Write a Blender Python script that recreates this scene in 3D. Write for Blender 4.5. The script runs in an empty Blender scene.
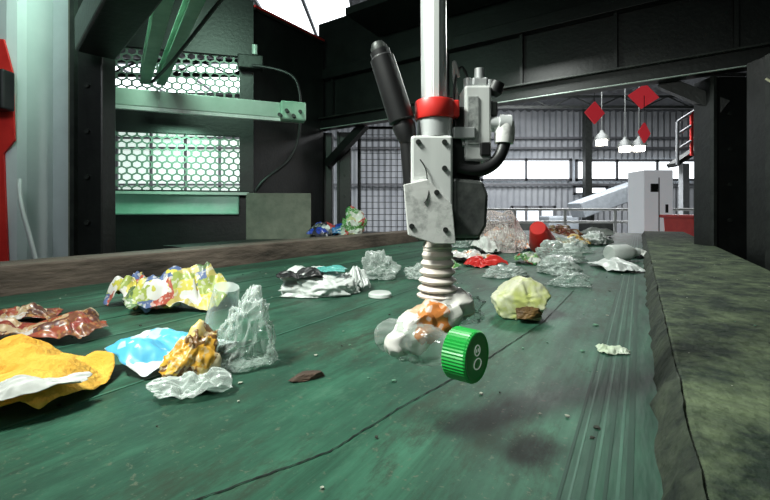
import bpy, bmesh, math, random
from mathutils import Vector, Matrix, noise
random.seed(7)
S=bpy.context.scene
try:
    S.view_settings.view_transform='Standard'
except Exception: pass
TH=math.radians(32.5)
BX=Vector((math.cos(TH),-math.sin(TH),0)); BY=Vector((math.sin(TH),math.cos(TH),0))
def B(xb,yb,z): 
    v=BX*xb+BY*yb; return Vector((v.x,v.y,z))
# ---------------------------------------------------------------- materials
def nmat(name,c1,c2=None,rough=.5,metal=0,scale=8,bump=0,bscale=40,stretch=(1,1,1),alpha=1,trans=0,emit=None,es=0,lo=.35,hi=.65,coat=0):
    m=bpy.data.materials.new(name); m.use_nodes=True
    nt=m.node_tree; b=nt.nodes['Principled BSDF']
    b.inputs['Roughness'].default_value=rough; b.inputs['Metallic'].default_value=metal
    b.inputs['Alpha'].default_value=alpha; b.inputs['Transmission Weight'].default_value=trans
    b.inputs['Coat Weight'].default_value=coat
    tc=nt.nodes.new('ShaderNodeTexCoord'); mp=nt.nodes.new('ShaderNodeMapping'); mp.inputs['Scale'].default_value=stretch
    nt.links.new(tc.outputs['Object'],mp.inputs['Vector'])
    n=nt.nodes.new('ShaderNodeTexNoise'); n.inputs['Scale'].default_value=scale; n.inputs['Detail'].default_value=6; n.inputs['Roughness'].default_value=.65
    nt.links.new(mp.outputs[0],n.inputs['Vector'])
    r=nt.nodes.new('ShaderNodeValToRGB'); r.color_ramp.elements[0].position=lo; r.color_ramp.elements[1].position=hi
    if c2 is None: c2=tuple(min(1,x*1.25+.01) for x in c1)
    r.color_ramp.elements[0].color=(*c1,1); r.color_ramp.elements[1].color=(*c2,1)
    nt.links.new(n.outputs[0],r.inputs[0]); nt.links.new(r.outputs[0],b.inputs['Base Color'])
    if bump:
        n2=nt.nodes.new('ShaderNodeTexNoise'); n2.inputs['Scale'].default_value=bscale; n2.inputs['Detail'].default_value=5
        nt.links.new(mp.outputs[0],n2.inputs['Vector'])
        bp=nt.nodes.new('ShaderNodeBump'); bp.inputs['Strength'].default_value=bump; bp.inputs['Distance'].default_value=.01
        nt.links.new(n2.outputs[0],bp.inputs['Height']); nt.links.new(bp.outputs[0],b.inputs['Normal'])
    if emit:
        b.inputs['Emission Color'].default_value=(*emit,1); b.inputs['Emission Strength'].default_value=es
    return m
def plastic(name,tint,body,lo,hi,rough=.12):
    """thin clear film: transparent face-on, glossy and milky at grazing folds"""
    m=bpy.data.materials.new(name); m.use_nodes=True; nt=m.node_tree; nt.nodes.clear(); L=nt.links.new
    out=nt.nodes.new('ShaderNodeOutputMaterial'); tr=nt.nodes.new('ShaderNodeBsdfTransparent'); tr.inputs[0].default_value=(*tint,1)
    p=nt.nodes.new('ShaderNodeBsdfPrincipled'); p.inputs['Base Color'].default_value=(*body,1); p.inputs['Roughness'].default_value=rough; p.inputs['Coat Weight'].default_value=.5
    lw=nt.nodes.new('ShaderNodeLayerWeight'); lw.inputs[0].default_value=.45
    mr=nt.nodes.new('ShaderNodeMapRange'); mr.inputs[3].default_value=lo; mr.inputs[4].default_value=hi
    L(lw.outputs['Facing'],mr.inputs[0]); mx=nt.nodes.new('ShaderNodeMixShader'); L(mr.outputs[0],mx.inputs[0]); L(tr.outputs[0],mx.inputs[1]); L(p.outputs[0],mx.inputs[2]); L(mx.outputs[0],out.inputs[0])
    return m
def patch(name,cols,scale=12,rough=.35,seed=0,coat=.15,alpha=1):
    """printed packaging: angular blocks of several print colours with small flecks of print"""
    m=bpy.data.materials.new(name); m.use_nodes=True; nt=m.node_tree; b=nt.nodes['Principled BSDF']; L=nt.links.new
    tc=nt.nodes.new('ShaderNodeTexCoord'); mp=nt.nodes.new('ShaderNodeMapping'); mp.inputs['Location'].default_value=(seed,seed*.7,seed*.3); mp.inputs['Rotation'].default_value=(.3,.2,seed)
    L(tc.outputs['Object'],mp.inputs[0])
    n=nt.nodes.new('ShaderNodeTexNoise'); n.inputs['Scale'].default_value=scale*1.3; n.inputs['Detail'].default_value=3; L(mp.outputs[0],n.inputs['Vector'])
    vm=nt.nodes.new('ShaderNodeVectorMath'); vm.operation='MULTIPLY_ADD'; vm.inputs[1].default_value=(.05,.05,.05); L(n.outputs['Color'],vm.inputs[0]); L(mp.outputs[0],vm.inputs[2])
    vo=nt.nodes.new('ShaderNodeTexVoronoi'); vo.distance='CHEBYCHEV'; vo.inputs['Scale'].default_value=scale*1.5; L(vm.outputs[0],vo.inputs['Vector'])
    sp=nt.nodes.new('ShaderNodeSeparateColor'); L(vo.outputs['Color'],sp.inputs[0])
    r=nt.nodes.new('ShaderNodeValToRGB'); r.color_ramp.interpolation='CONSTANT'
    k=len(cols); e=r.color_ramp.elements
    while len(e)<k: e.new(.5)
    for i in range(k):
        e[i].position=i/k; e[i].color=(*cols[i],1)
    L(sp.outputs[0],r.inputs[0])
    v2=nt.nodes.new('ShaderNodeTexVoronoi'); v2.inputs['Scale'].default_value=scale*9; L(mp.outputs[0],v2.inputs['Vector'])
    s2=nt.nodes.new('ShaderNodeSeparateColor'); L(v2.outputs['Color'],s2.inputs[0])
    r3=nt.nodes.new('ShaderNodeValToRGB'); r3.color_ramp.interpolation='CONSTANT'; r3.color_ramp.elements[0].color=(0,0,0,1); r3.color_ramp.elements[1].position=.8; r3.color_ramp.elements[1].color=(.55,.55,.55,1); L(s2.outputs[1],r3.inputs[0])
    mx=nt.nodes.new('ShaderNodeMix'); mx.data_type='RGBA'; L(r3.outputs[0],mx.inputs[0]); L(r.outputs[0],mx.inputs[6]); mx.inputs[7].default_value=(*cols[-1],1)
    L(mx.outputs[2],b.inputs['Base Color'])
    b.inputs['Roughness'].default_value=rough; b.inputs['Coat Weight'].default_value=coat; b.inputs['Alpha'].default_value=alpha
    return m
black=nmat('black_painted_steel',(.003,.004,.004),(.009,.011,.010),.45,0,9,.15)
dark=nmat('dark_grey_steel',(.012,.015,.014),(.035,.04,.036),.5,.3,8,.2)
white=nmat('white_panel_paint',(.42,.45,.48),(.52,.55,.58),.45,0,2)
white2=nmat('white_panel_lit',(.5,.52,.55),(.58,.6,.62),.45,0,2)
redm=nmat('red_paint',(.62,.02,.02),(.78,.04,.03),.4,0,6)
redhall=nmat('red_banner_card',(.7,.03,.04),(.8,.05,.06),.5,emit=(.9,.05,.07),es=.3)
steel=nmat('brushed_steel',(.55,.57,.57),(.7,.72,.72),.38,.45,30,.05,stretch=(1,1,.08))
alum=nmat('aluminium_profile',(.60,.62,.61),(.75,.77,.75),.45,.1,20,stretch=(1,1,.1))
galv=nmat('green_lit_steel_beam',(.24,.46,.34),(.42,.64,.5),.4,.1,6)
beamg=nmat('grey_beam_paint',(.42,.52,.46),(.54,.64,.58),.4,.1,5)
speck=nmat('scuffed_tool_plate',(.38,.39,.38),(.72,.72,.70),.5,.0,70,.1,lo=.3,hi=.5)
rubber=nmat('black_rubber',(.006,.006,.007),(.015,.015,.016),.45)
bell=nmat('suction_cup_silicone',(.72,.63,.57),(.80,.72,.66),.4,0,40)
grey=nmat('grey_plate',(.10,.11,.085),(.19,.19,.15),.7,0,6,.2)
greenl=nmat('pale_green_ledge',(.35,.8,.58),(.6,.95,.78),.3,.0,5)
woodr=nmat('weathered_rail',(.035,.026,.02),(.20,.15,.12),.7,0,9,.6,60,stretch=(1,.25,1))
concrete=nmat('hall_floor_concrete',(.12,.12,.12),(.2,.2,.19),.7,0,1.5)
hallw=nmat('hall_cladding',(.25,.27,.29),(.36,.38,.4),.6,0,.6)
hallc=nmat('hall_roof_sheet',(.10,.105,.115),(.14,.145,.155),.6,0,.6)
glow=nmat('daylight_window_panel',(.9,.95,1),(.95,1,1),.4,emit=(.9,.96,1),es=2.8)
glow2=nmat('frosted_window_panel',(.6,.65,.7),(.7,.75,.8),.4,0,.5,emit=(.8,.88,.95),es=1.0)
lampm=nmat('lamp_glow',(1,1,1),(1,1,1),.4,emit=(1,.93,.8),es=20)
meshm=nmat('hex_mesh_steel',(.14,.19,.16),(.22,.28,.24),.5,.3,5)

# ---------------------------------------------------------------- mesh helpers
def link(o):
    S.collection.objects.link(o); return o
def mobj(name,verts,faces,mat,smooth=False):
    me=bpy.data.meshes.new(name); me.from_pydata([tuple(v) for v in verts],[],faces); me.update()
    if mat: me.materials.append(mat)
    if smooth:
        for p in me.polygons: p.use_smooth=True
    return link(bpy.data.objects.new(name,me))
def bev(o,w,seg=2):
    m=o.modifiers.new('bevel','BEVEL'); m.width=w; m.segments=seg; m.limit_method='ANGLE'; return o
def box(name,c,s,mat,rz=0,b=0,rot=None):
    x,y,z=s[0]/2,s[1]/2,s[2]/2
    v=[(-x,-y,-z),(x,-y,-z),(x,y,-z),(-x,y,-z),(-x,-y,z),(x,-y,z),(x,y,z),(-x,y,z)]
    f=[(0,3,2,1),(4,5,6,7),(0,1,5,4),(1,2,6,5),(2,3,7,6),(3,0,4,7)]
    o=mobj(name,v,f,mat); o.location=c
    o.rotation_euler=rot if rot else (0,0,rz)
    if b: bev(o,b)
    return o
def beam(name,p,q,w,h,mat,b=0):
    p=Vector(p);q=Vector(q);d=q-p
    o=box(name,(p+q)/2,(w,d.length,h),mat,0,b); o.rotation_euler=d.to_track_quat('Y','Z').to_euler(); return o
def rev(name,p,q,prof,mat,n=32,smooth=True):
    """revolve profile [(t along 0..1, radius)] about p->q"""
    p=Vector(p);q=Vector(q);d=q-p;L=d.length;R=d.to_track_quat('Z','Y').to_matrix()
    vs=[];fs=[]
    for t,r in prof:
        for i in range(n):
            a=2*math.pi*i/n; vs.append(R@Vector((r*math.cos(a),r*math.sin(a),t*L)))
    m=len(prof)
    for j in range(m-1):
        for i in range(n):
            fs.append((j*n+i,j*n+(i+1)%n,(j+1)*n+(i+1)%n,(j+1)*n+i))
    fs.append(tuple(range(n))[::-1]); fs.append(tuple((m-1)*n+i for i in range(n)))
    o=mobj(name,vs,fs,mat,smooth); o.location=p
    if smooth:
        e=o.modifiers.new('es','EDGE_SPLIT'); e.split_angle=math.radians(40)
    return o
def cyl(name,p,q,r,mat,r2=None,n=24): return rev(name,p,q,[(0,r),(1,r if r2 is None else r2)],mat,n)
def tube(name,pts,r,mat):
    c=bpy.data.curves.new(name,'CURVE'); c.dimensions='3D'; c.bevel_depth=r; c.bevel_resolution=4; c.use_fill_caps=True
    sp=c.splines.new('NURBS'); sp.points.add(len(pts)-1); sp.use_endpoint_u=True; sp.order_u=4 if len(pts)>3 else len(pts)
    for i,p in enumerate(pts): sp.points[i].co=(*p,1)
    c.materials.append(mat)
    return link(bpy.data.objects.new(name,c))
def grp(name,loc,kids):
    e=link(bpy.data.objects.new(name,None)); e.location=loc; e.empty_display_size=.05
    for k in kids:
        k.parent=e; k.matrix_parent_inverse=Matrix.Translation(-Vector(loc))
    return e
def join(name,objs):
    """merge several mesh objects into one object"""
    dg=bpy.context.evaluated_depsgraph_get(); dg.update()
    mats=[];V=[];F=[];MI=[];SM=[]
    for o in objs:
        ev=o.evaluated_get(dg); me=ev.to_mesh(); off=len(V)
        M=o.matrix_world
        ms=[x for x in o.data.materials]
        for v in me.vertices: V.append(tuple(M@v.co))
        for p in me.polygons:
            F.append(tuple(off+i for i in p.vertices)); mt=ms[p.material_index] if ms else None
            if mt not in mats: mats.append(mt)
            MI.append(mats.index(mt)); SM.append(p.use_smooth)
        ev.to_mesh_clear()
    for o in objs: bpy.data.objects.remove(o)
    me=bpy.data.meshes.new(name); me.from_pydata(V,[],F); me.update()
    for m in mats: me.materials.append(m)
    for i,p in enumerate(me.polygons): p.material_index=MI[i]; p.use_smooth=SM[i]
    return link(bpy.data.objects.new(name,me))
def prism(name,pts,y0,y1,mat,b=0):
    """polygon in xz plane extruded along y"""
    n=len(pts); v=[(x,y0,z) for x,z in pts]+[(x,y1,z) for x,z in pts]
    f=[tuple(range(n)),tuple(range(2*n-1,n-1,-1))]+[(i,i+n,(i+1)%n+n,(i+1)%n) for i in range(n)]
    o=mobj(name,v,f,mat)
    bm=bmesh.new(); bm.from_mesh(o.data); bmesh.ops.recalc_face_normals(bm,faces=bm.faces); bm.to_mesh(o.data); bm.free()
    if b: bev(o,b)
    return o

# ---------------------------------------------------------------- camera (level, shifted lens)
cam=bpy.data.cameras.new('camera'); co=link(bpy.data.objects.new('camera',cam))
co.location=(0,0,1.25); co.rotation_euler=(math.pi/2,0,0)
cam.lens=400/770*36; cam.sensor_width=36; cam.shift_y=-38/770; cam.clip_start=.01; cam.clip_end=200
S.camera=co

# ---------------------------------------------------------------- conveyor
def beltmat():
    m=bpy.data.materials.new('green_pvc_belt'); m.use_nodes=True; nt=m.node_tree; b=nt.nodes['Principled BSDF']; L=nt.links.new
    tc=nt.nodes.new('ShaderNodeTexCoord')
    def noi(st,sc,det=6,ro=.7):
        mp=nt.nodes.new('ShaderNodeMapping'); mp.inputs['Scale'].default_value=st; L(tc.outputs['Object'],mp.inputs[0])
        n=nt.nodes.new('ShaderNodeTexNoise'); n.inputs['Scale'].default_value=sc; n.inputs['Detail'].default_value=det; n.inputs['Roughness'].default_value=ro; L(mp.outputs[0],n.inputs[0]); return n
    def ramp(src,p0,p1,c0,c1):
        r=nt.nodes.new('ShaderNodeValToRGB'); e=r.color_ramp.elements; e[0].position=p0;e[1].position=p1;e[0].color=(*c0,1);e[1].color=(*c1,1); L(src,r.inputs[0]); return r
    def mixc(f,a,bb,fac=None):
        x=nt.nodes.new('ShaderNodeMix'); x.data_type='RGBA'; L(f,x.inputs[0])
        if isinstance(a,tuple): x.inputs[6].default_value=(*a,1)
        else: L(a,x.inputs[6])
        if isinstance(bb,tuple): x.inputs[7].default_value=(*bb,1)
        else: L(bb,x.inputs[7])
        return x.outputs[2]
    a=noi((1,.05,1),24); c=noi((1,.45,1),4.5); d=noi((1,1,1),110,3); e=noi((1,.35,1),11,8,.8); g=noi((1,.25,1),34,6,.7)
    base=ramp(a.outputs[0],.36,.64,(.014,.062,.036),(.050,.175,.108))
    blot=ramp(c.outputs[0],.40,.60,(.1,.1,.1),(1,1,1))
    k=mixc(blot.outputs[0],(.015,.055,.035),base.outputs[0])
    dirt=ramp(e.outputs[0],.50,.62,(0,0,0),(.85,.85,.85))
    k=mixc(dirt.outputs[0],k,(.026,.045,.028))
    g2=ramp(g.outputs[0],.56,.68,(0,0,0),(.6,.6,.6)); k=mixc(g2.outputs[0],k,(.016,.03,.02))
    pale=ramp(e.outputs[0],.28,.42,(.55,.55,.55),(0,0,0)); k=mixc(pale.outputs[0],k,(.085,.19,.125))
    sp=ramp(d.outputs[0],.62,.72,(0,0,0),(.8,.8,.8)); k=mixc(sp.outputs[0],k,(.12,.14,.10))
    L(k,b.inputs['Base Color'])
    rr=nt.nodes.new('ShaderNodeMapRange'); rr.inputs[3].default_value=.35; rr.inputs[4].default_value=.75; L(e.outputs[0],rr.inputs[0]); L(rr.outputs[0],b.inputs['Roughness'])
    b.inputs['Specular IOR Level'].default_value=.35
    bp=nt.nodes.new('ShaderNodeBump'); bp.inputs['Strength'].default_value=.3; bp.inputs['Distance'].default_value=.003; L(e.outputs[0],bp.inputs['Height']); L(bp.outputs[0],b.inputs['Normal'])
    return m
beltm=beltmat()
def bbox(name,x0,x1,y0,y1,z0,z1,mat,b=0):
    return box(name,B((x0+x1)/2,(y0+y1)/2,(z0+z1)/2),(x1-x0,y1-y0,z1-z0),mat,-TH,b)
belt=bbox('belt_surface',-1.59,.03,-1.2,5.6,.97,1.0,beltm)
ridgem=nmat('belt_ridge',(.008,.035,.023),(.022,.08,.05),.6,0,14,stretch=(1,.1,1))
lite=nmat('belt_wear_line',(.050,.155,.10),(.025,.09,.06),.5,0,12)
edgeb=nmat('belt_edge_band',(.012,.045,.03),(.035,.11,.07),.6,0,30,.3,stretch=(1,.2,1))
ks=[belt,bbox('belt_edge_band',-.060,.03,-1.2,5.6,.999,1.0007,edgeb)]
for xb,w in [(-.008,.006),(-.026,.003),(-.042,.004),(-.060,.003),(-1.05,.005),(-1.2,.004)]:
    ks.append(bbox('belt_ridge',xb-w/2,xb+w/2,-1.2,5.6,.999,1.0012,ridgem))
for xb,w in [(-.0165,.003),(-.035,.0025),(-.052,.002),(-.9,.008),(-.62,.005),(-1.4,.008)]:
    ks.append(bbox('belt_wear_line',xb-w/2,xb+w/2,-1.2,5.6,.999,1.0010,lite))
def ribbon(name,pts,w,z,mat):
    V=[];F=[]
    for i,p in enumerate(pts):
        a=Vector(pts[max(0,i-1)]);c=Vector(pts[min(len(pts)-1,i+1)]);t=(c-a).normalized();n=Vector((-t.y,t.x))
        j=(random.random()-.5)*w*.9; ww=w*random.uniform(.4,1.2)
        for s in(-1,1):
            q=Vector(p)+n*(s*ww/2+j); V.append((q.x,q.y,z))
    for i in range(len(pts)-1): F.append((2*i,2*i+1,2*i+3,2*i+2))
    return mobj(name,V,F,mat)
def dens(pts,k=24):
    out=[]
    for i in range(len(pts)-1):
        for j in range(k): 
            t=j/k; out.append((pts[i][0]*(1-t)+pts[i+1][0]*t,pts[i][1]*(1-t)+pts[i+1][1]*t))
    out.append(pts[-1]); return out
crack=nmat('splice_gap',(.001,.003,.002),(.003,.012,.008),.8)
ks.append(ribbon('belt_splice',dens([(-.25,.30),(-.157,.35),(-.057,.417),(.019,.51),(.15,.65),(.354,.9),(.6,1.27)]),.0020,1.0012,crack))
grp('conveyor_belt',B(-.78,2.2,1.0),ks)
bbox('conveyor_support_frame',-1.74,.39,-1.2,5.6,0,.969,dark)
rail=bbox('side_rail',-1.75,-1.592,-1.2,5.6,.97,1.09,woodr,.006)
curbm=nmat('dusty_curb_steel',(.012,.026,.015),(.16,.21,.11),.8,0,14,1.0,45,lo=.40,hi=.72)
cb=bbox('curb_top',.036,.40,-1.2,5.3,.97,1.04,curbm,.01)
V=[];F=[];N=260
for i in range(N+1):
    y=-1+6.2*i/N; w=.012*noise.noise(Vector((y*9,0,3)))+.006*noise.noise(Vector((y*30,0,3)))
    a=B(.040+max(-.004,w*.3),y,1.043);b_=B(.030-abs(w)*.7,y,1.026+w*.5);c=B(.020-abs(w)*1.3,y,1.001)
    V+= [a,b_,c]
for i in range(N):
    k=3*i; F+=[(k,k+3,k+4,k+1),(k+1,k+4,k+5,k+2)]
sk=mobj('rubber_skirt',V,F,nmat('dirty_skirt_rubber',(.006,.012,.008),(.05,.065,.04),.8,0,25,.8),True)
grp('belt_curb',B(.2,2,1.0),[cb,sk])
bbox('side_shelf',-2.4,-1.76,1.3,3.4,.9,1.05,black)

# ---------------------------------------------------------------- hall
box('floor',(2,9,-.05),(44,34,.1),concrete)
def corr(name,p,q,z0,z1,mat,pitch=.3,amp=.05):
    p=Vector(p);q=Vector(q);L=(q-p).length;d=(q-p)/L;n=Vector((-d.y,d.x,0));k=int(L/pitch*2);V=[];F=[]
    for i in range(k+1):
        a=p+d*(L*i/k)+n*(amp if (i//1)%2 else -amp)
        V+=[(a.x,a.y,z0),(a.x,a.y,z1)]
    for i in range(k): F.append((2*i,2*i+2,2*i+3,2*i+1))
    return mobj(name,V,F,mat)
corr('wall_back',(-18,20,0),(22,20,0),0,6.4,hallw)
corr('wall_left',(-18,-6,0),(-18,20,0),0,6.4,hallw)
corr('wall_right',(22,-6,0),(22,20,0),0,6.4,hallw)
V=[];F=[];k=200
for i in range(k+1):
    x=-18+40*i/k; z=6.3+(.06 if i%2 else -.06); V+=[(x,1.5,z),(x,20.2,z)]
for i in range(k): F.append((2*i,2*i+1,2*i+3,2*i+2))
mobj('ceiling',V,F,hallc)
def win(name,x0,x1,z0,z1,y=19.9,n=6,mt=None):
    ks=[box('glazing',((x0+x1)/2,y,(z0+z1)/2),(x1-x0,.04,z1-z0),mt or glow)]
    for i in range(n+1):
        x=x0+(x1-x0)*i/n; ks.append(box('mullion',(x,y-.05,(z0+z1)/2),(.12,.1,z1-z0+.12),hallc))
    for z in (z0,z1): ks.append(box('frame_bar',((x0+x1)/2,y-.05,z),(x1-x0+.12,.1,.12),hallc))
    return grp(name,((x0+x1)/2,y,z0),ks)
win('bright_backdrop',-15,-6.5,1.3,5.9,n=5,mt=nmat('bright_backdrop_panel',(.6,.7,.66),(.8,.88,.85),.4,0,.4,emit=(.78,.93,.84),es=.75))  # glowing window bank added as a bright backdrop behind the lower hex mesh
win('window_2',4.8,9.2,2.85,3.85,n=2); win('window_3',9.5,15.5,2.85,3.8,n=3)
win('window_4',6.3,8.4,.7,1.5,n=3,mt=glow2); win('window_5',9.4,11,2.15,2.5,n=2)
def sky(name,x0,x1,y0,y1,n=3,mt=None):
    ks=[box('panel',((x0+x1)/2,(y0+y1)/2,6.2),(x1-x0,y1-y0,.04),mt or glow)]
    for i in range(n+1):
        x=x0+(x1-x0)*i/n; ks.append(box('glazing_bar',(x,(y0+y1)/2,6.15),(.07,y1-y0,.08),hallc))
    grp(name,((x0+x1)/2,(y0+y1)/2,6.2),ks)
sky('skylight',-3.0,-.8,7.4,11.2,2); sky('skylight',-11,-5,13.5,16.5); sky('skylight',4.2,5.2,14,16,1,glow2)  # middle one added to give the upper hex mesh a bright background
for i,y in enumerate((13,17)):
    ks=[beam('chord',(-16,y,5.7),(20,y,5.7),.12,.12,dark),beam('top_chord',(-16,y,6.15),(20,y,6.15),.1,.1,dark)]
    for j in range(36): ks.append(beam('web',(-16+j,y,5.7 if j%2 else 6.15),(-15+j,y,6.15 if j%2 else 5.7),.05,.05,dark))
    join('roof_truss',ks)
ks=[]
for z in (4.9,4.4,2.6): ks.append(beam('girt',(-16,19.7,z),(20,19.7,z),.12,.1,hallc))
join('wall_girts',ks)
for x in (3.2,9.35,15): box('hall_column',(x,18.5,3.05),(.3,.3,6.1),dark)
ks=[]
for z in (1.3,1.05,.8): ks.append(cyl('rail_bar',(1.6,8,z),(6.6,8,z),.025,alum))
for i in range(6): ks.append(cyl('baluster',(1.6+i,8,0),(1.6+i,8,1.3),.03,alum))
join('handrail',ks)
mz=nmat('mezzanine_grey',(.28,.3,.31),(.36,.38,.39),.5)
ks=[beam('deck',(6.8,9.5,2.35),(9.2,9.5,3.9),.3,.1,dark)]
for t in range(8):
    x=6.8+.33*t; z=2.35+.213*t; ks.append(cyl('post',(x,9.3,z),(x,9.3,z+1.0),.035,redm if t%2 else mz))
for dz in (.35,.7,1.0): ks.append(cyl('bar',(6.8,9.3,2.35+dz),(9.2,9.3,3.9+dz),.03,mz))
ks.append(box('support',(7.1,9.5,1.2),(.15,.15,2.4),mz)); ks.append(box('support',(9.0,9.5,1.8),(.15,.15,3.6),mz))
join('mezzanine_stair',ks)
slp=nmat('conveyor_cover_grey',(.16,.18,.2),(.22,.25,.27),.5)
ks=[beam('trunk',(6.2,13,1.3),(9.0,13,2.3),.9,.5,slp,.03),box('leg',(6.6,13,.6),(.1,.6,1.2),dark),box('leg',(8.6,13,.95),(.1,.6,1.9),dark)]
join('inclined_conveyor',ks)
ks=[]
for i in range(5): ks.append(box('bale',(2.6+1.3*i,15,.45+.1*(i%2)),(1.1,1,.9+.2*(i%2)),slp if i%2 else dark,0,.05))
join('stacked_bales',ks)
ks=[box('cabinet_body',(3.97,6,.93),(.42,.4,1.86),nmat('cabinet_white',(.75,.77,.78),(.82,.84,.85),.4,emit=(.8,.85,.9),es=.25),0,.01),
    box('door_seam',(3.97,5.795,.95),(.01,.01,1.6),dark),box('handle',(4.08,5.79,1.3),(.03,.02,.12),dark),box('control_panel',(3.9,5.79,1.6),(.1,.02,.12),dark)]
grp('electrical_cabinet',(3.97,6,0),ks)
ks=[prism('bin_body',[(3.5,0),(3.85,0),(3.95,1.2),(3.4,1.2)],4.4,4.9,redm,.02),box('rim',(3.675,4.65,1.2),(.6,.55,.04),redm,0,.01)]
grp('red_bin',(3.7,4.6,0),ks)
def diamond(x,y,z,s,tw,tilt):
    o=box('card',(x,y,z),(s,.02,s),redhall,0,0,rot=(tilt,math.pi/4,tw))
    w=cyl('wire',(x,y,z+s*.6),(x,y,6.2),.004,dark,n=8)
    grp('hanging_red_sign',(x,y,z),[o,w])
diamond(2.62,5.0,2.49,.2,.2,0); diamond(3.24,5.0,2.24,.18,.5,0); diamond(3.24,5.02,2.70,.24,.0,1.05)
for x,z in ((7.2,3.2),(7.62,3.22),(6.5,3.4)):
    ks=[rev('shade',(x,12,z),(x,12,z+.3),[(0,.22),(.5,.16),(.8,.06),(1,.05)],dark),cyl('bulb',(x,12,z-.14),(x,12,z+.02),.15,lampm),cyl('cord',(x,12,z+.3),(x,12,6.2),.012,dark,n=8)]
    grp('high_bay_lamp',(x,12,z),ks)

# ---------------------------------------------------------------- cab around the conveyor
A1=Vector((-2.0,2.8,0)); D1=Vector((1.0,.25,0)).normalized(); a1=math.atan2(.25,1)
def w1(name,s0,s1,z0,z1,mat,off=0,t=.05,b=0):
    c=A1+D1*((s0+s1)/2)+Vector((D1.y,-D1.x,0))*off; return box(name,(c.x,c.y,(z0+z1)/2),(s1-s0,t,z1-z0),mat,a1,b)
def hexmesh(name,s0,s1,z0,z1,r=.030,w=.0065):
    V=[];F=[];M=Matrix.Rotation(a1,3,'Z')
    dx=r*math.sqrt(3)*1.25; dz=r*1.5
    j=0;z=z0
    while z<z1+r:
        s=s0+(dx/2 if j%2 else 0)
        while s<s1+dx/2:
            o=len(V)
            for rr in (r*1.02,r-w):
                for i in range(6):
                    a=math.pi/3*i+math.pi/6; V.append(A1+M@Vector((min(max(s+rr*math.cos(a)*1.25,s0),s1),0,min(max(z+rr*math.sin(a),z0),z1))))
            for i in range(6): F.append((o+i,o+(i+1)%6,o+6+(i+1)%6,o+6+i))
            s+=dx
        z+=dz;j+=1
    o=mobj(name,V,F,meshm); so=o.modifiers.new('s','SOLIDIFY'); so.thickness=.004; return o
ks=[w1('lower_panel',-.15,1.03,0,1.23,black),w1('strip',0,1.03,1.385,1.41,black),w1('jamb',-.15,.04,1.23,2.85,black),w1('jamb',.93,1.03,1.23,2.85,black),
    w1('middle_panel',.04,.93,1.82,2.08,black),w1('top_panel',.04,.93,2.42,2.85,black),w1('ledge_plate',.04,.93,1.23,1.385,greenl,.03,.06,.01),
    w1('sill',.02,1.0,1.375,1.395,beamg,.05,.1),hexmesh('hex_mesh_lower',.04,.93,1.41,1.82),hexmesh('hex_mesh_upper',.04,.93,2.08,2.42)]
grp('guard_wall',(-1.5,2.9,0),ks)
def seg(name,p,q,z0,z1a,z1b,mat,t=.05,z0b=None):
    p=Vector((*p,0));q=Vector((*q,0));d=(q-p).normalized();n=Vector((-d.y,d.x,0))*t
    z0b=z0 if z0b is None else z0b
    V=[]
    for a,zb,zt in((p,z0,z1a),(q,z0b,z1b)):
        for o in(Vector(),n):
            for z in(zb,zt): V.append((a.x+o.x,a.y+o.y,z))
    F=[(0,4,5,1),(2,3,7,6),(0,1,3,2),(4,6,7,5),(1,5,7,3),(0,2,6,4)]
    return mobj(name,V,F,mat)
k1=[seg('panel',(-1.0,3.05),(-.64,4.15),0,2.82,3.05,black),
    seg('edge_trim',(-.985,3.04),(-.625,4.13),2.79,2.82,3.02,dark,.02,2.99),
    seg('red_stripe',(-.98,3.03),(-.62,4.12),2.805,2.82,3.025,redm,.02,3.005)]
k1.append(box('grey_access_plate',(-.79,2.98,1.19),(.47,.02,.40),grey,.12,.004))
grp('guard_wall',(-.8,3.6,0),k1)
grp('junction_box',(-1.0,2.95,2.3),[box('box_body',(-1.0,2.98,2.36),(.18,.08,.1),dark,a1,.008),cyl('gland',(-.96,2.95,2.41),(-.96,2.95,2.48),.02,beamg),
  tube('wall_cable',[(-.98,2.95,2.33),(-.7,2.95,2.3),(-.62,2.95,2.2),(-.62,2.95,1.9),(-.66,2.95,1.6),(-.9,2.93,1.5),(-.95,2.95,1.4)],.012,rubber)])
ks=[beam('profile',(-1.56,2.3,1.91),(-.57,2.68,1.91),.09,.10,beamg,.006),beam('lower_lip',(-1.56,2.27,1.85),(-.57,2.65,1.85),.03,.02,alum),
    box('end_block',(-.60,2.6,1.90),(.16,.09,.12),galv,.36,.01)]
for i in range(4): ks.append(cyl('bolt',(-.66+.04*i,2.50+.015*i,1.86+.03*(i%2)),(-.66+.04*i,2.56,1.86+.03*(i%2)),.012,dark,n=12))
grp('sensor_crossbeam',(-1.0,2.5,1.9),ks)
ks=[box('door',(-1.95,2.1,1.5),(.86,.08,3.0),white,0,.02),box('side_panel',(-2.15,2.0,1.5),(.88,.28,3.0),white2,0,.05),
    prism('red_graphic',[(-2.1,2.05),(-1.765,2.05),(-1.725,1.9),(-1.715,1.58),(-1.765,1.52),(-1.745,1.0),(-2.1,1.0)],1.850,1.859,redm),
    box('handle_seam',(-1.62,2.055,1.5),(.008,.01,2.8),grey)]
grp('white_machine_enclosure',(-2,2.2,0),ks)
grp('wall_monitor',(-1.76,1.83,1.8),[box('casing',(-1.76,1.81,1.80),(.12,.06,.18),rubber,0,.008),box('screen',(-1.76,1.777,1.80),(.09,.004,.14),nmat('screen_glass',(.02,.03,.05),(.05,.07,.1),.1))])
tube('white_hose',[(-1.68,1.84,1.40),(-1.66,1.80,1.3),(-1.63,1.84,1.15),(-1.60,1.84,1.0)],.009,nmat('hose_white',(.6,.62,.62),(.7,.72,.72),.5))
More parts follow.
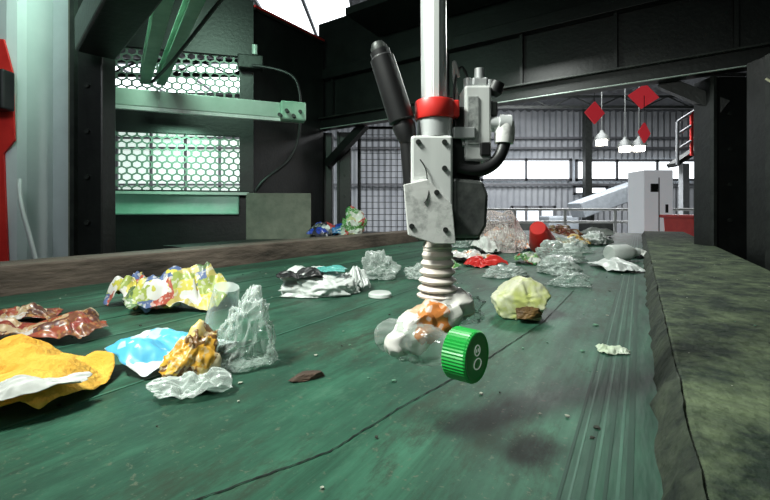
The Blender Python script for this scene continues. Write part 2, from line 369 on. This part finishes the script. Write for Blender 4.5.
def post(name,x0,x1,y,t,z1,mat=black): 
    ks=[box('web',((x0+x1)/2,y,z1/2),(x1-x0,t,z1),mat,0,.006),box('flange',(x0+.008,y-t*.5-.01,z1/2),(.02,.03,z1),dark),box('base_plate',((x0+x1)/2,y,.01),(x1-x0+.1,t+.1,.02),dark)]
    for i in range(4): ks.append(cyl('bolt',((x0+x1)/2,y-t/2-.012,1.2+.22*i),((x0+x1)/2,y-t/2,1.2+.22*i),.012,dark,n=10))
    return grp(name,((x0+x1)/2,y,0),ks)
post('gantry_post',-1.50,-1.365,1.98,.1,2.9)
post('gantry_post',-.80,-.56,4.3,.14,2.09)
post('gantry_post',-.50,-.36,4.25,.1,2.09)
post('gantry_post',2.02,2.25,2.55,.14,2.09)
post('gantry_post',2.04,2.6,2.2,.12,2.09)
beam('overhead_beam',(-1.36,1.88,2.06),(-.68,1.23,2.12),.16,.16,black,.01)
def ibeam(name,p,q,w,h,mat):
    p=Vector(p);q=Vector(q)
    return join(name,[beam('t',p+Vector((0,0,h/2)),q+Vector((0,0,h/2)),w,.010,mat),beam('b',p-Vector((0,0,h/2)),q-Vector((0,0,h/2)),w,.010,mat),beam('w',p,q,.01,h,mat)])
ibeam('gantry_rail',(-1.56,2.6,2.12),(-.70,1.33,2.12),.06,.07,galv)
ibeam('gantry_rail',(-1.47,2.62,2.12),(-.58,1.35,2.12),.05,.07,galv)
tube('overhead_cable',[(-1.4,2.4,2.03),(-1.0,1.95,2.0),(-.7,1.6,2.06),(-.5,1.4,2.08)],.008,rubber)
PL=Vector((-.80,4.36,0)); PR=Vector((2.75,2.09,0)); pd=(PR-PL).normalized(); pn=Vector((pd.y,-pd.x,0))
def hb(name,z0,z1,off,t,mat,s0=.03,s1=1,b=.004):
    a=PL.lerp(PR,s0)+pn*off; c=PL.lerp(PR,s1)+pn*off
    return beam(name,(a.x,a.y,(z0+z1)/2),(c.x,c.y,(z0+z1)/2),t,z1-z0,mat,b)
ks=[hb('header_panel',2.12,3.25,0,.06,black),hb('lower_tube',2.10,2.2,.09,.12,black),hb('lip',2.19,2.205,.17,.05,dark),hb('upper_tube',2.62,2.72,.07,.08,black),hb('edge_highlight',2.095,2.102,.15,.02,beamg)]
for i in range(6): ks.append(hb('stiffener',2.2,2.62,.05,.05,black,.15*i+.08,.15*i+.085,0))
ks.append(beam('knee_brace',(-.60,4.2,1.75),(-.2,3.98,2.12),.08,.08,black)); ks.append(beam('knee_brace',(2.12,2.5,1.9),(1.85,2.68,2.12),.08,.08,black))
grp('portal_header',(1,3.2,2.1),ks)
beam('cab_roof_beam',(-.2,3.6,2.95),(1.5,2.5,2.95),.5,.06,black)
wy=nmat('cable_yellow_white',(.5,.5,.3),(.7,.7,.5),.5,emit=(.6,.6,.4),es=.05)
for i in range(3):
    tube('signal_cable',[(2.00+.05*i,2.1,1.95-.05*i),(2.03+.02*i,2.06,1.9+.04*i),(2.05,2.07,1.86-.06*i),(2.08,2.05,1.9-.05*i),(2.2,2.1,1.8-.04*i)],.006,wy)
ks=[]
for x in (-.32,.34): ks.append(box('upright',(x,4.9,1.15),(.03,.03,2.3),black))
for z in (.9,2.28): ks.append(box('rail',(.01,4.9,z),(.66,.03,.03),black))
for i in range(9): ks.append(cyl('wire',(-.3+.075*i,4.9,.9),(-.3+.075*i,4.9,2.28),.004,dark,n=6))
for i in range(18): ks.append(cyl('wire',(-.32,4.9,.92+.075*i),(.33,4.9,.92+.075*i),.004,dark,n=6))
join('wire_fence_panel',ks)

# ---------------------------------------------------------------- robot picking tool
O=Vector((.06,.48,1.15))
def L(x,y,z): return O+Vector((x,y,z))*.001
def lb(name,x0,x1,y0,y1,z0,z1,mat,b=.0015): return box(name,L((x0+x1)/2,(y0+y1)/2,(z0+z1)/2),((x1-x0)*.001,(y1-y0)*.001,(z1-z0)*.001),mat,0,b)
ks=[]
prof=[(0,.024),(.03,.025),(.06,.021)]
for i in range(6):
    t=.08+.145*i; R=.0240-.0012*i; prof+=[(t,.0175),(t+.035,R-.001),(t+.06,R),(t+.085,R-.001),(t+.135,.0165)]
prof+=[(1,.015)]
ks.append(rev('suction_bellows',L(3,0,-1),L(3,0,68),prof,bell,40))
ks.append(cyl('cup_adapter',L(3,0,66),L(3,0,74),.017,steel))
ks.append(lb('tool_body',-30,18,-22,20,98,188,alum,.003))
ks.append(prism('tool_plate',[(O.x+x*.001,O.z+z*.001) for x,z in [(-39,131),(-12,137),(16,108),(20,64),(-4,64),(-34,74)]],O.y-.030,O.y-.021,speck,.001))
ks.append(lb('side_block',18,54,-4,36,66,226,dark,.003))
ks.append(prism('rounded_housing',[(O.x+x*.001,O.z+z*.001) for x,z in [(18,70),(50,70),(58,84),(60,120),(54,136),(18,140)]],O.y-.018,O.y+.02,nmat('dark_cast_housing',(.07,.075,.075),(.16,.17,.16),.4,.5,40,.1),.004))
ks.append(lb('lower_foot',-22,36,-10,24,66,98,dark,.003))
ks.append(cyl('shaft_collar',L(0,0,188),L(0,0,212),.0215,steel))
ks.append(rev('red_collar',L(0,0,210),L(0,0,232),[(0,.0235),(.1,.0245),(.9,.0245),(1,.0235)],redm))
ks.append(lb('red_clamp_lug',14,27,-14,8,211,231,redm))
ks.append(rev('vertical_shaft',L(-1,0,230),L(-8,0,1150),[(0,.0155),(1,.0155)],steel,12))
ks.append(lb('shaft_slot',-4,3,-17,-14,232,600,alum,.0005))
for x,z in((-22,180),(8,180),(-22,108),(8,150),(-30,84),(8,80),(-2,122)): ks.append(cyl('bolt',L(x,-31.5 if z<131 and z!=108 else -24,z),L(x,-20,z),.0030,dark,n=12))
ks.append(tube('curved_wire',[L(-20,-23,160),L(-12,-24,150),L(-14,-25,140),L(-8,-31,120),L(-16,-31,110)],.0007,dark))
ks.append(rev('damper_body',L(-39,-6,205),L(-66,-6,290),[(0,.011),(.04,.0155),(.9,.0145),(.93,.012),(1,.012)],rubber))
ks.append(rev('damper_head',L(-66,-6,290),L(-69,-6,300),[(0,.010),(.5,.010),(1,.007)],dark))
ks.append(rev('damper_gland',L(-32,-6,182),L(-39,-6,206),[(0,.010),(.8,.014),(1,.012)],rubber))
ks.append(cyl('damper_rod',L(-29,-6,130),L(-34,-6,190),.009,rubber))
ks.append(tube('elbow_hose',[L(-29,-6,134),L(-28,-6,112),L(-24,-6,104),L(-12,-2,104)],.0075,rubber))
ks.append(lb('damper_bracket',-38,-20,-12,4,158,172,steel))
ks.append(lb('valve_block',34,66,-8,28,160,250,alum,.003))
ks.append(lb('valve_label',38,50,-9.5,-8,180,236,nmat('label_grey',(.5,.52,.5),(.15,.16,.16),.5,0,90),0))
ks.append(lb('valve_head',46,74,-6,24,214,232,dark,.002))
ks.append(lb('valve_cap',44,64,-2,20,250,262,steel,.003))
for x,z,r in((40,256,.005),(54,268,.006),(66,254,.0055)): ks.append(cyl('fitting',L(x,4,z-12),L(x,4,z+5),r,steel,n=14))
ks.append(rev('knob',L(70,4,240),L(76,0,256),[(0,.005),(.3,.009),(1,.008)],rubber))
ks.append(rev('elbow_fitting',L(62,2,206),L(90,-2,204),[(0,.009),(.5,.009),(.52,.0115),(1,.0115)],steel))
ks.append(rev('elbow_down',L(84,-2,208),L(82,-2,182),[(0,.010),(.5,.012),(1,.011)],speck))
ks.append(tube('air_hose',[L(83,-2,186),L(80,-4,168),L(64,-8,150),L(44,-10,146),L(26,-8,152)],.0075,rubber))
ks.append(tube('air_hose',[L(28,0,262),L(20,0,300),L(26,4,240),L(30,0,200),L(34,-6,178)],.0022,nmat('clear_tube',(.4,.42,.4),(.5,.52,.5),.3)))
ks.append(tube('signal_wire',[L(40,4,262),L(34,4,282),L(24,0,270),L(20,-4,230),L(26,-6,190)],.0015,rubber))
ks.append(lb('side_bracket',20,46,-12,-6,186,200,steel)); ks.append(lb('sensor_head',52,64,-12,4,166,182,rubber))
ks.append(box('overhead_carriage',L(-8,60,1170),(.3,.35,.1),dark,0,.01))
grp('robot_picking_arm',O,ks)
beam('robot_gantry_beam',(-1.3,.75,2.5),(1.9,.3,2.5),.12,.15,black)

# ---------------------------------------------------------------- waste items
def resto(o,z=1.0015):
    m=min((o.matrix_basis@v.co).z for v in o.data.vertices); o.location.z+=z-m; return o
def tri(x):
    f=x-math.floor(x); return 1-abs(2*f-1)
def sheet(name,x,y,sx,sy,h,seed,mat,rz=0,n=64,curl=0,freq=1.0,z=1.0015,rough=1.0):
    """sheet with straight paper-like creases; sx,sy,h are real sizes in metres"""
    rg=random.Random(seed); K=[]
    for a,f in ((.5,.55),(.36,.8),(.26,1.25),(.17*rough,2.0),(.11*rough,3.1),(.06*rough,5)):
        t=rg.uniform(0,math.pi); K.append((a,f*freq,math.cos(t),math.sin(t),rg.random(),rg.uniform(-.5,.5),rg.uniform(-.5,.5)))
    V=[];F=[]
    for j in range(n+1):
        for i in range(n+1):
            u=2*i/n-1;v=2*j/n-1
            ang=math.atan2(v,u); rr=1+.22*noise.noise(Vector((math.cos(ang)*1.5,math.sin(ang)*1.5,seed*3.1)))+.10*noise.noise(Vector((math.cos(ang)*5,math.sin(ang)*5,seed*3.1)))
            q=max(abs(u),abs(v)); l=math.hypot(u,v) or 1
            k=(q/l)*.5+.5
            uu=u*k*rr;vv=v*k*rr
            wx=.35*noise.noise(Vector((u*1.1,v*1.1,seed+1)));wy_=.35*noise.noise(Vector((u*1.1,v*1.1,seed+9)))
            zz=0;du=0;dv=0
            for a,f,cx,cy,ph,ox,oy in K:
                s=(u+wx)*cx+(v+wy_)*cy; tt=tri(s*f+ph); zz+=a*tt
                du+=cx*a*.14*tri(s*f+ph+.25); dv+=cy*a*.14*tri(s*f+ph+.25)
            zz=zz*(1-.5*q**3)+curl*(u*u)+.3*noise.noise(Vector((u*1.0,v*1.0,seed+50)))
            V.append(((uu-du)*sx/2,(vv-dv)*sy/2,zz*h))
    for j in range(n):
        for i in range(n):
            a=j*(n+1)+i; F.append((a,a+1,a+n+2,a+n+1))
    o=mobj(name,V,F,mat,True); o.location=(x,y,z); o.rotation_euler=(0,0,rz)
    s=o.modifiers.new('s','SOLIDIFY'); s.thickness=.0006
    return resto(o,z)
def lump(name,x,y,sx,sy,sz,seed,mat,rz=0,amp=.5,z=1.0015,sub=5,rot=None,flat=.35):
    """crumpled bag: faceted by random planes, broken up by sharp fold ridges"""
    rg=random.Random(seed); P=[]
    for i in range(16):
        P.append((Vector((rg.gauss(0,1),rg.gauss(0,1),rg.gauss(0,.8))).normalized(),rg.uniform(.62,1.0)))
    bm=bmesh.new(); bmesh.ops.create_icosphere(bm,subdivisions=sub,radius=1)
    sv=Vector((seed*3.7,seed*1.3,0))
    for v in bm.verts:
        p=v.co.normalized(); r=1.15
        for nrm,c in P:
            d=p.dot(nrm)
            if d>.3: r=min(r,c/d)
        w=p+Vector((noise.noise(p*1.5+sv),noise.noise(p*1.5+sv*2),noise.noise(p*1.5+sv*3)))*.5
        r*=1+amp*.55*(.28-abs(noise.noise(w*1.7+sv))*1.6)+amp*.3*(.25-abs(noise.noise(w*3.6+sv*2))*1.5)+amp*.13*(.25-abs(noise.noise(w*8+sv))*1.5)
        q=p*r; q.z=max(q.z,-flat-.05*noise.noise(p*4))
        v.co=Vector((q.x*sx/2,q.y*sy/2,q.z*sz/(1+flat)))
    me=bpy.data.meshes.new(name); bm.to_mesh(me); bm.free(); me.materials.append(mat)
    for p in me.polygons: p.use_smooth=True
    o=link(bpy.data.objects.new(name,me)); o.location=(x,y,z); o.rotation_euler=rot or (0,0,rz)
    return resto(o,z)
W=(.72,.73,.71)
clear=plastic('clear_plastic',(.93,.97,.95),(.66,.72,.69),.06,.70,.10)
film=plastic('cloudy_plastic_film',(.88,.93,.91),(.72,.77,.74),.24,.85,.2)
whitep=nmat('white_plastic_bag',(.55,.59,.57),(.72,.74,.72),.4,0,12,.2,50,coat=.1)
yel=nmat('yellow_cloth',(.66,.33,.03),(.82,.47,.07),.9,0,18,.5,160)
paper=nmat('white_paper',(.50,.51,.49),(.66,.67,.64),.7,0,14,.2)
printA=patch('magazine_print',[(.45,.42,.06),(.28,.34,.07),(.08,.13,.05),(.6,.6,.57),(.04,.05,.05),(.55,.48,.08),(.12,.2,.08),(.45,.38,.12),(.08,.12,.25),(.40,.08,.05),(.6,.58,.53)],17,.45,2)
printB=patch('foil_wrapper_print',[(.08,.03,.025),(.28,.06,.03),(.42,.32,.2),(.16,.06,.035),(.5,.46,.43),(.22,.04,.03),(.10,.04,.03),(.36,.18,.06)],22,.35,5)
printC=patch('milk_packet_print',[(.04,.32,.58),(.08,.42,.68),(.66,.74,.76),(.66,.73,.75),(.64,.72,.74),(.1,.44,.68),(.68,.74,.76)],7,.4,1)
printD=patch('food_pack_print',[(.15,.07,.02),(.65,.33,.03),(.72,.46,.07),(.66,.5,.18),(.6,.32,.04),(.3,.15,.04),(.58,.5,.32)],24,.35,7)
printE=patch('label_film_print',[(.70,.68,.64),(.64,.62,.58),(.65,.22,.06),(.70,.68,.65),(.54,.52,.50),(.66,.44,.28),(.70,.68,.65)],16,.3,3)
printF=patch('green_pack_print',[(.04,.22,.04),(.42,.46,.2),(.56,.58,.52),(.12,.3,.08),(.42,.06,.05),(.08,.24,.06),(.56,.58,.52)],16,.4,9)
sheet('yellow_cloth',-.510,.560,.21,.20,.07,3,yel,.1,freq=.9,rough=.6)
sheet('torn_paper_strip',-.425,.480,.12,.03,.02,77,paper,.75,z=1.034,rough=.6,freq=.7)
sheet('foil_wrapper',-.66,.79,.21,.11,.05,8,printB,.15)
sheet('foil_wrapper',-.82,.92,.13,.10,.04,18,printB,.5)
sheet('magazine_wrapper',-.53,1.05,.24,.15,.09,11,printA,.3,curl=.1,freq=1.1)
sheet('magazine_wrapper',-.66,1.10,.15,.14,.09,14,printA,-.3,freq=1.1)
sheet('milk_packet',-.350,.665,.17,.13,.055,22,printC,-.3,freq=.7,rough=.7,curl=.2)
lump('food_wrapper',-.285,.585,.085,.06,.08,4,printD,.4)
sheet('torn_paper_tray',-.262,.545,.10,.05,.028,29,film,.3,curl=.3)
sheet('torn_paper_tray',-.270,.560,.08,.04,.02,30,paper,.1,curl=.2)
lump('clear_plastic_cup',-.225,.645,.11,.09,.12,6,clear,.4,amp=.7)
rev('plastic_cup_base',(-.300,.72,1.005),(-.275,.695,1.12),[(0,.02),(.1,.03),(.5,.028),(.9,.022),(1,.021)],clear)
lump('food_scrap',-.116,.60,.055,.025,.010,9,nmat('food_scrap',(.03,.02,.015),(.1,.06,.04),.8),.3,amp=.3)
i0=lump('bag_shell',-.20,1.22,.25,.15,.080,36,whitep,.15,amp=.4,flat=.5)
i1=sheet('dark_lining',-.245,1.18,.13,.08,.03,31,rubber,.15,z=1.058)
i2=sheet('teal_film',-.165,1.22,.09,.06,.02,33,nmat('teal_film',(.06,.3,.28),(.12,.42,.38),.35),.15,z=1.070)
i3=sheet('bag_handle',-.10,1.29,.09,.10,.08,35,whitep,.5)
grp('white_plastic_bag',(-.2,1.22,1.0015),[i0,i1,i2,i3])
lump('clear_plastic_bag',-.02,1.5,.17,.13,.09,12,film,.2,amp=.8)
lump('clear_plastic_bag',.13,1.5,.12,.1,.06,15,film,.2,amp=.8)
rev('jar_lid',(-.015,1.18,1.002),(-.015,1.18,1.014),[(0,.034),(.7,.034),(1,.03)],whitep,24)
cupm=nmat('paper_cup_print',(.66,.66,.50),(.50,.54,.18),.4,0,14,lo=.42,hi=.6)
c1=lump('cup_shell',.315,.955,.15,.105,.085,47,cupm,-.5,amp=.22,flat=.6)
c2=lump('cup_contents',.325,.90,.07,.03,.026,5,nmat('brown_residue',(.04,.02,.01),(.2,.11,.03),.6),0,z=1.012,amp=.3)
grp('crushed_paper_cup',(.33,.96,1.0),[c1,c2])
sheet('paper_scrap',.405,.715,.05,.04,.012,41,nmat('pale_green_paper',(.5,.6,.42),(.62,.68,.58),.6,0,30),.1)
pile=[('crumpled_paper','s',.62,2.42,.24,.18,.08,51,paper),('plastic_bag','l',.86,2.02,.28,.2,.09,52,film),('plastic_bag','l',.47,1.55,.2,.14,.05,53,film),
('plastic_bag','l',.72,1.68,.30,.18,.07,54,film),('food_pack','s',.42,2.05,.24,.2,.07,55,printE),('crumpled_paper','s',1.0,1.75,.26,.14,.045,56,whitep),
('plastic_bag','l',1.10,2.5,.3,.2,.09,57,film),('food_pack','s',1.35,2.95,.3,.25,.08,58,printD),('crumpled_paper','s',1.38,2.25,.26,.18,.06,59,paper),
('food_pack','s',.9,3.1,.3,.25,.12,60,printE),('crumpled_paper','s',1.1,3.6,.4,.25,.12,61,paper),('plastic_bag','l',.5,2.85,.3,.24,.14,62,film),
('food_pack','s',.25,1.78,.16,.12,.05,63,printF),('plastic_bag','l',1.65,3.1,.3,.2,.09,64,whitep),('food_pack','s',.92,2.68,.28,.18,.08,65,printE),
('food_pack','s',1.6,3.7,.4,.3,.12,66,printB),('crumpled_paper','s',2.05,4.0,.4,.3,.1,67,paper),('plastic_bag','l',.62,1.36,.13,.1,.04,68,clear),
('food_pack','s',.70,1.95,.16,.12,.06,69,printF)]
for nm,k,x,y,a,b_,h,sd,mt in pile:
    if k=='s': sheet(nm,x,y,a,b_,h,sd,mt,sd*.7,n=48)
    else: lump(nm,x,y,a,b_,h,sd,mt,sd*.6,amp=.8,sub=5)
resto(rev('red_plastic_cup',(.93,2.36,1.05),(.84,2.20,1.15),[(0,.07),(.05,.075),(.95,.045),(1.0,.04)],redm))
resto(rev('milk_bottle',(1.12,2.0,1.04),(1.30,2.06,1.04),[(0,.035),(.05,.042),(.6,.042),(.8,.028),(.85,.02),(1,.02)],whitep))
sheet('red_wrapper',.47,1.86,.22,.12,.05,71,redm,.4)
def netbag(name,x,y,sx,sy,sz,mat,seed):
    bm=bmesh.new(); bmesh.ops.create_icosphere(bm,subdivisions=4,radius=1)
    for v in bm.verts:
        p=v.co; r=1+.35*noise.noise(p*1.5+Vector((seed,0,0))); v.co=Vector((p.x*r*sx/2,p.y*r*sy/2,max(p.z*r,-.4)*sz/1.4))
    me=bpy.data.meshes.new(name); bm.to_mesh(me); bm.free(); me.materials.append(mat)
    o=link(bpy.data.objects.new(name,me)); o.location=(x,y,1.0)
    resto(o,1.004); w=o.modifiers.new('w','WIREFRAME'); w.thickness=.003; return o
netbag('produce_net_bag',.72,2.50,.26,.2,.27,nmat('net_pink_white',(.6,.5,.48),(.7,.6,.6),.5),2)
crisp=patch('crisp_print',[(.02,.05,.35),(.6,.6,.6),(.02,.15,.4),(.4,.05,.05),(.02,.02,.03)],8,.3,3)
sheet('crisp_packet',-.42,3.0,.34,.2,.12,81,crisp,.3,z=1.051)
lump('lettuce_packet',-.25,2.97,.22,.18,.20,83,printF,.4,z=1.051,amp=.7)
# held bottle
CA=Vector((.083,.397,1.108)); CB=Vector((.0,.47,1.106)); ax=(CB-CA).normalized()
ks=[]
bprof=[(0,.016),(.1,.016),(.16,.017),(.3,.022),(.38,.024),(.5,.022),(.62,.024),(.75,.022),(.9,.020),(1,.014)]
bt=rev('bottle_body',CA+ax*.016,CB+ax*.006,bprof,plastic('pet_bottle',(.82,.87,.84),(.5,.55,.52),.06,.68,.08),48)
bm=bmesh.new(); bm.from_mesh(bt.data); bmesh.ops.subdivide_edges(bm,edges=bm.edges,cuts=2,use_grid_fill=True)
for v in bm.verts:
    t=v.co.dot(ax)/.11
    if t>.25:
        c=ax*v.co.dot(ax); v.co=c+(v.co-c)*(1-.3*abs(noise.noise(v.co*50))-.1*abs(noise.noise(v.co*110)))
bm.to_mesh(bt.data); bm.free(); ks.append(bt)
greenc=nmat('green_cap_plastic',(.01,.34,.045),(.02,.42,.07),.35,0,10,coat=.25)
capo=CA-ax*.006
n=96;V=[];F=[];R=(-ax).to_track_quat('Z','Y').to_matrix()
rings=[(-.022,.0235,0),(-.0215,.0258,1),(.0015,.0254,1),(.0035,.0240,0),(.0040,.023,0),(.0032,.0205,0)]
for z,r,rb in rings:
    for i in range(n):
        a=2*math.pi*i/n; rr=r-(.0008 if (rb and i%2) else 0); V.append(R@Vector((rr*math.cos(a),rr*math.sin(a),z)))
for j in range(len(rings)-1):
    for i in range(n): F.append((j*n+i,j*n+(i+1)%n,(j+1)*n+(i+1)%n,(j+1)*n+i))
F.append(tuple(range(n))[::-1]); F.append(tuple((len(rings)-1)*n+i for i in range(n)))
cp=mobj('cap',V,F,greenc); cp.location=capo; ks.append(cp)
wm=nmat('white_print',(.8,.9,.82),(.85,.95,.87),.5,emit=(.8,.9,.8),es=.15)
def ring(cx,cy,r,h=1):
    pts=[capo+R@Vector((cx+r*math.cos(a*math.pi/8),cy+h*r*math.sin(a*math.pi/8),.0038)) for a in range(18)]
    return tube('cap_print_ring',pts,.0005,wm)
ks+= [ring(0,.0065,.0052),ring(0,-.0065,.0072,.72)]
for sx in(-1,1):
    ks.append(tube('cap_print_mark',[capo+R@Vector((sx*.0018,.0080,.0038)),capo+R@Vector((sx*.0018,.0065,.0038)),capo+R@Vector((sx*.0017,.005,.0038))],.0005,wm))
P0=Vector((.002,.435,1.100)); P1=Vector((.103,.485,1.146))
lab=rev('label_film',P0,P1,[(0,.006),(.05,.014),(.25,.022),(.5,.025),(.75,.023),(.93,.018),(1,.006)],printE,48)
bm=bmesh.new(); bm.from_mesh(lab.data); bmesh.ops.subdivide_edges(bm,edges=bm.edges,cuts=4,use_grid_fill=True)
axl=(P1-P0).normalized()
for v in bm.verts:
    c=axl*v.co.dot(axl); v.co=c+(v.co-c)*(1.12-.5*abs(noise.noise(v.co*24+Vector((4,0,0))))-.4*abs(noise.noise(v.co*60)))
bm.to_mesh(lab.data); bm.free(); ks.append(lab)
ks.append(lump('clear_wrap',.096,.485,.055,.04,.028,95,clear,.4,z=1.118,amp=.7))
grp('green_capped_plastic_bottle',CA,ks)
V=[];F=[];MI=[]
for i in range(560):
    yb=random.uniform(.1,4.5); xb=random.uniform(-1.5,.36) 
    z=1.0015 if xb<.0 else 1.0405
    if 0<=xb<.05: continue
    s=random.uniform(.0010,.004)*(1.5 if random.random()<.08 else 1)
    if z>1.02: s*=.6
    c=B(xb,yb,z); o=len(V); k=random.randint(4,6); a0=random.random()*6
    for h_ in(0,s*.4):
        for j in range(k):
            a=a0+2*math.pi*j/k; r=s*random.uniform(.5,1.2); V.append((c.x+r*math.cos(a),c.y+r*math.sin(a),c.z+h_))
    F.append(tuple(o+k+j for j in range(k))); MI.append(i%3)
    for j in range(k): F.append((o+j,o+(j+1)%k,o+k+(j+1)%k,o+k+j)); MI.append(i%3)
me=bpy.data.meshes.new('litter_crumbs'); me.from_pydata(V,[],F)
for m in (nmat('crumb_pale',(.3,.32,.26),(.5,.5,.42),.8),nmat('crumb_dark',(.01,.015,.01),(.04,.04,.03),.8),nmat('crumb_green',(.08,.2,.13),(.15,.3,.2),.8)): me.materials.append(m)
for i,p in enumerate(me.polygons): p.material_index=MI[i]
link(bpy.data.objects.new('litter_crumbs',me))

# ---------------------------------------------------------------- lights
w=bpy.data.worlds.new('world'); S.world=w; w.use_nodes=True
w.node_tree.nodes['Background'].inputs[0].default_value=(.62,.85,.76,1); w.node_tree.nodes['Background'].inputs[1].default_value=.04
def area(name,loc,tgt,size,e,col):
    l=bpy.data.lights.new(name,'AREA'); l.size=size; l.energy=e; l.color=col; o=link(bpy.data.objects.new(name,l)); o.location=loc
    o.rotation_euler=(Vector(tgt)-Vector(loc)).to_track_quat('-Z','Y').to_euler(); return o
l=bpy.data.lights.new('work_spot','SPOT'); l.energy=150; l.color=(.94,1,.92); l.spot_size=math.radians(112); l.spot_blend=1.0; l.shadow_soft_size=.12
o=link(bpy.data.objects.new('work_spot',l)); o.location=(-.60,.24,2.10); o.rotation_euler=(Vector((.15,1.4,1))-Vector(o.location)).to_track_quat('-Z','Y').to_euler()
area('work_light',(.9,2.6,2.5),(.7,2.3,1),.4,20,(.95,1,.95))
area('wall_fill',(-1.15,1.7,2.75),(-1.5,2.8,1.7),.4,18,(.6,1,.76))  # unseen lamp added to brighten the left guard wall with a green cast
area('ledge_fill',(-1.45,2.66,1.83),(-1.5,2.78,1.2),.25,6,(.5,1,.72))  # unseen lamp added to make the ledge plate shine green
area('enclosure_fill',(-1.2,.6,2.3),(-1.9,2,1.6),.4,7,(.9,.96,1))  # added off-frame lamp that lifts the white enclosure panels
area('front_fill',(-.45,-.5,2.0),(.05,.5,1.4),.3,1.8,(.97,1,.97))  # added fill from behind the camera to lighten the tool front
area('hall_light',(5,12,5.5),(5,14,0),5,1700,(.97,.98,1))
area('hall_light',(-8,14,5.5),(-8,15,0),4,500,(.95,.98,1))
